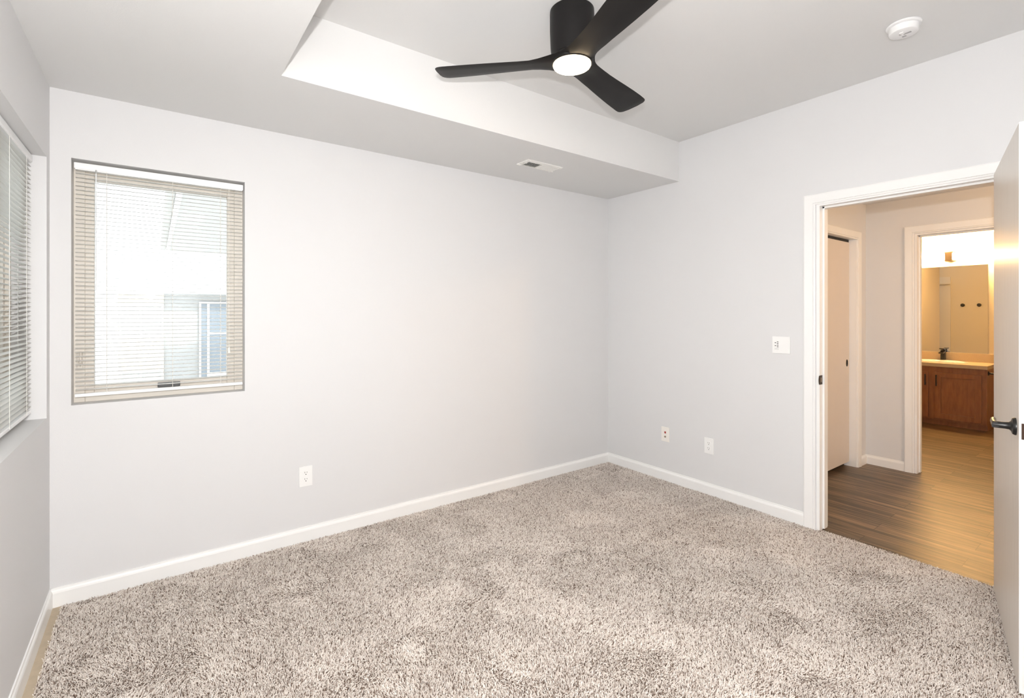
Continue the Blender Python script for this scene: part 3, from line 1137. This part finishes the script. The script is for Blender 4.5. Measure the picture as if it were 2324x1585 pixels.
b = MB()
b.box(BX1 - .006, BX1 - .0005, -1.762, -0.870, 0.874, 1.992, .0015)
o = obj('vanity_mirror', b, M['mirror'])
tag(o, 'large frameless mirror above the vanity countertop', 'mirror')

vl = empty('vanity_light', (BX1, -1.41, 2.115))
tag(vl, 'lit tube bar light with a metal clasp above the bathroom mirror', 'wall light')
lx, lz = BX1 - .070, 2.113
b = MB()
for sg in (1, -1):
    b.tube([(lx, -1.41 + sg * .022, lz), (lx, -1.41 + sg * .47, lz)], .036, 24)
obj('light_tube', b, M['tube'], vl, smooth=50)
b = MB()
b.box(BX1 - .02, BX1 - .0005, -1.47, -1.35, lz - .055, lz + .055, .002)
obj('wall_bracket', b, M['bracket'], vl)
b = MB()
b.box(lx - .044, BX1 - .018, -1.452, -1.368, lz + .040, lz + .056, .003)
b.box(lx - .044, BX1 - .018, -1.452, -1.368, lz - .056, lz - .040, .003)
b.box(lx - .048, lx - .038, -1.446, -1.374, lz - .050, lz + .050, .003)
obj('clasp', b, M['bracket'], vl)

for i, (y, lab) in enumerate(((-0.972, 'black robe hook nearer the shower, seen in the vanity mirror'), (-1.180, 'black robe hook nearer the bathroom doorway, seen in the vanity mirror'))):
    xw = BX0 + .008
    r = empty('robe_hook', (xw, y, 1.522))
    tag(r, lab, 'hook', 'robe hooks on the bathroom wall')
    b = MB().lathe([(.024, 0), (.024, .006), (.010, .010), (.009, .030)], (xw, y, 1.522), axis='x', seg=24)
    obj('rose', b, M['black'], r, smooth=40)
    b = MB().lathe([(.010, .028), (.026, .034), (.027, .042), (.022, .047), (0, .048)], (xw, y, 1.522), axis='x', seg=24)
    obj('peg', b, M['black'], r, smooth=40)

r = empty('towel_post', (4.47, VY1, 0.675))
tag(r, 'small round black holder fixed to the side of the vanity cabinet', 'holder')
b = MB().lathe([(.026, 0), (.026, -.007), (.010, -.011), (.009, -.045)], (4.47, VY1, 0.675), axis='y', seg=24)
obj('rose', b, M['black'], r, smooth=40)
b = MB().lathe([(.010, -.044), (.017, -.046), (.017, -.056), (0, -.058)], (4.47, VY1, 0.675), axis='y', seg=20)
obj('knob', b, M['black'], r, smooth=40)

b = MB()
pts = [(BX0 + .021, -0.73), (BX0 + .021, -0.60)]
out = [(BX0 + .021, -0.655)] + [(BX0 + .021 + .15 * math.cos(a), -0.655 - .15 * math.sin(a)) for a in [PI / 2 * i / 10 for i in range(11)]]
b.prism(out, 'z', 1.885, 1.900)
o = obj('shower_shelf', b, M['surround'])
tag(o, 'small rounded white shelf on the shower surround, seen in the mirror', 'shelf')

# ------------------------------------------------------------------ outside the windows
nb = empty('neighbouring_building', (-3.2, 14.0, -3.0))
tag(nb, 'pale multi-storey apartment block across the way, seen through the blind', 'building')
Y = 14.0
b = MB(); b.box(-6.25, -4.22, Y, Y + 5, -6, 1.95); obj('siding_panel', b, M['ext_white'], nb)
b = MB(); b.box(-9, -6.25, Y - .02, Y + 5, -6, 1.95); obj('siding_panel', b, M['ext_brick'], nb)
b = MB(); b.box(-4.22, -3.20, Y, Y + 5, -6, 1.95); obj('siding_panel', b, M['ext_orange'], nb)
b = MB(); b.box(-3.20, 3.0, Y + .05, Y + 5, -6, 1.95); obj('siding_panel', b, M['ext_grey'], nb)
b = MB(); b.box(-9.3, 3.3, Y - .5, Y + 5, 1.95, 2.10); obj('roof', b, M['ext_white'], nb)
for (x0, x1, z0, z1) in ((-4.20, -3.21, 0.68, 1.68), (-4.20, -3.21, -1.3, -0.22), (-2.35, -0.9, -0.75, 1.72)):
    b = MB()
    t = .05
    big = x1 - x0 > 1.2
    b.box(x0, x0 + t, Y - .04, Y, z0, z1); b.box(x1 - t, x1, Y - .04, Y, z0, z1)
    b.box(x0 + t, x1 - t, Y - .04, Y, z0, z0 + t); b.box(x0 + t, x1 - t, Y - .04, Y, z1 - t, z1)
    xm = x0 + (x1 - x0) * (.16 if big else .48)
    b.box(xm - .03, xm + .03, Y - .038, Y, z0 + t, z1 - t)
    if big:
        b.box(xm + .03, x1 - t, Y - .036, Y, z0 + 1.5, z0 + 1.56)
        b.box(xm + .03, x1 - t, Y - .036, Y, z0 + .25, z0 + .36)
    f = obj('window', b, M['ext_white'], nb)
    b = MB(); b.box(x0 + t, x1 - t, Y - .012, Y - .004, z0 + t, z1 - t)
    obj('pane', b, M['ext_pane'] if big else M['ext_blindpane'], f)

ov = empty('roof_overhang', (-3.1, 8.0, 2.9))
tag(ov, 'grey roof overhang of the next wing seen through the small window', 'roof')
b = MB(); b.box(-3.13, 1.5, 2.6, 11.3, 2.90, 3.05); obj('soffit', b, M['ext_soffit'], ov)
b = MB(); b.box(-3.19, -3.13, 2.6, 11.3, 2.87, 3.12); obj('fascia', b, M['ext_white'], ov)
b = MB(); b.box(-3.30, -3.19, 2.6, 11.3, 2.93, 3.05, .02); obj('gutter', b, M['ext_soffit'], ov)
b = MB(); b.box(1.2, 1.5, 10.9, 11.2, -6, 2.92); obj('post', b, M['ext_white'], ov)

b = MB().box(-40, -4.1, -30, 40, -6.3, -6.0)
struct('ground', b, M['ext_ground'], 'ground outside')
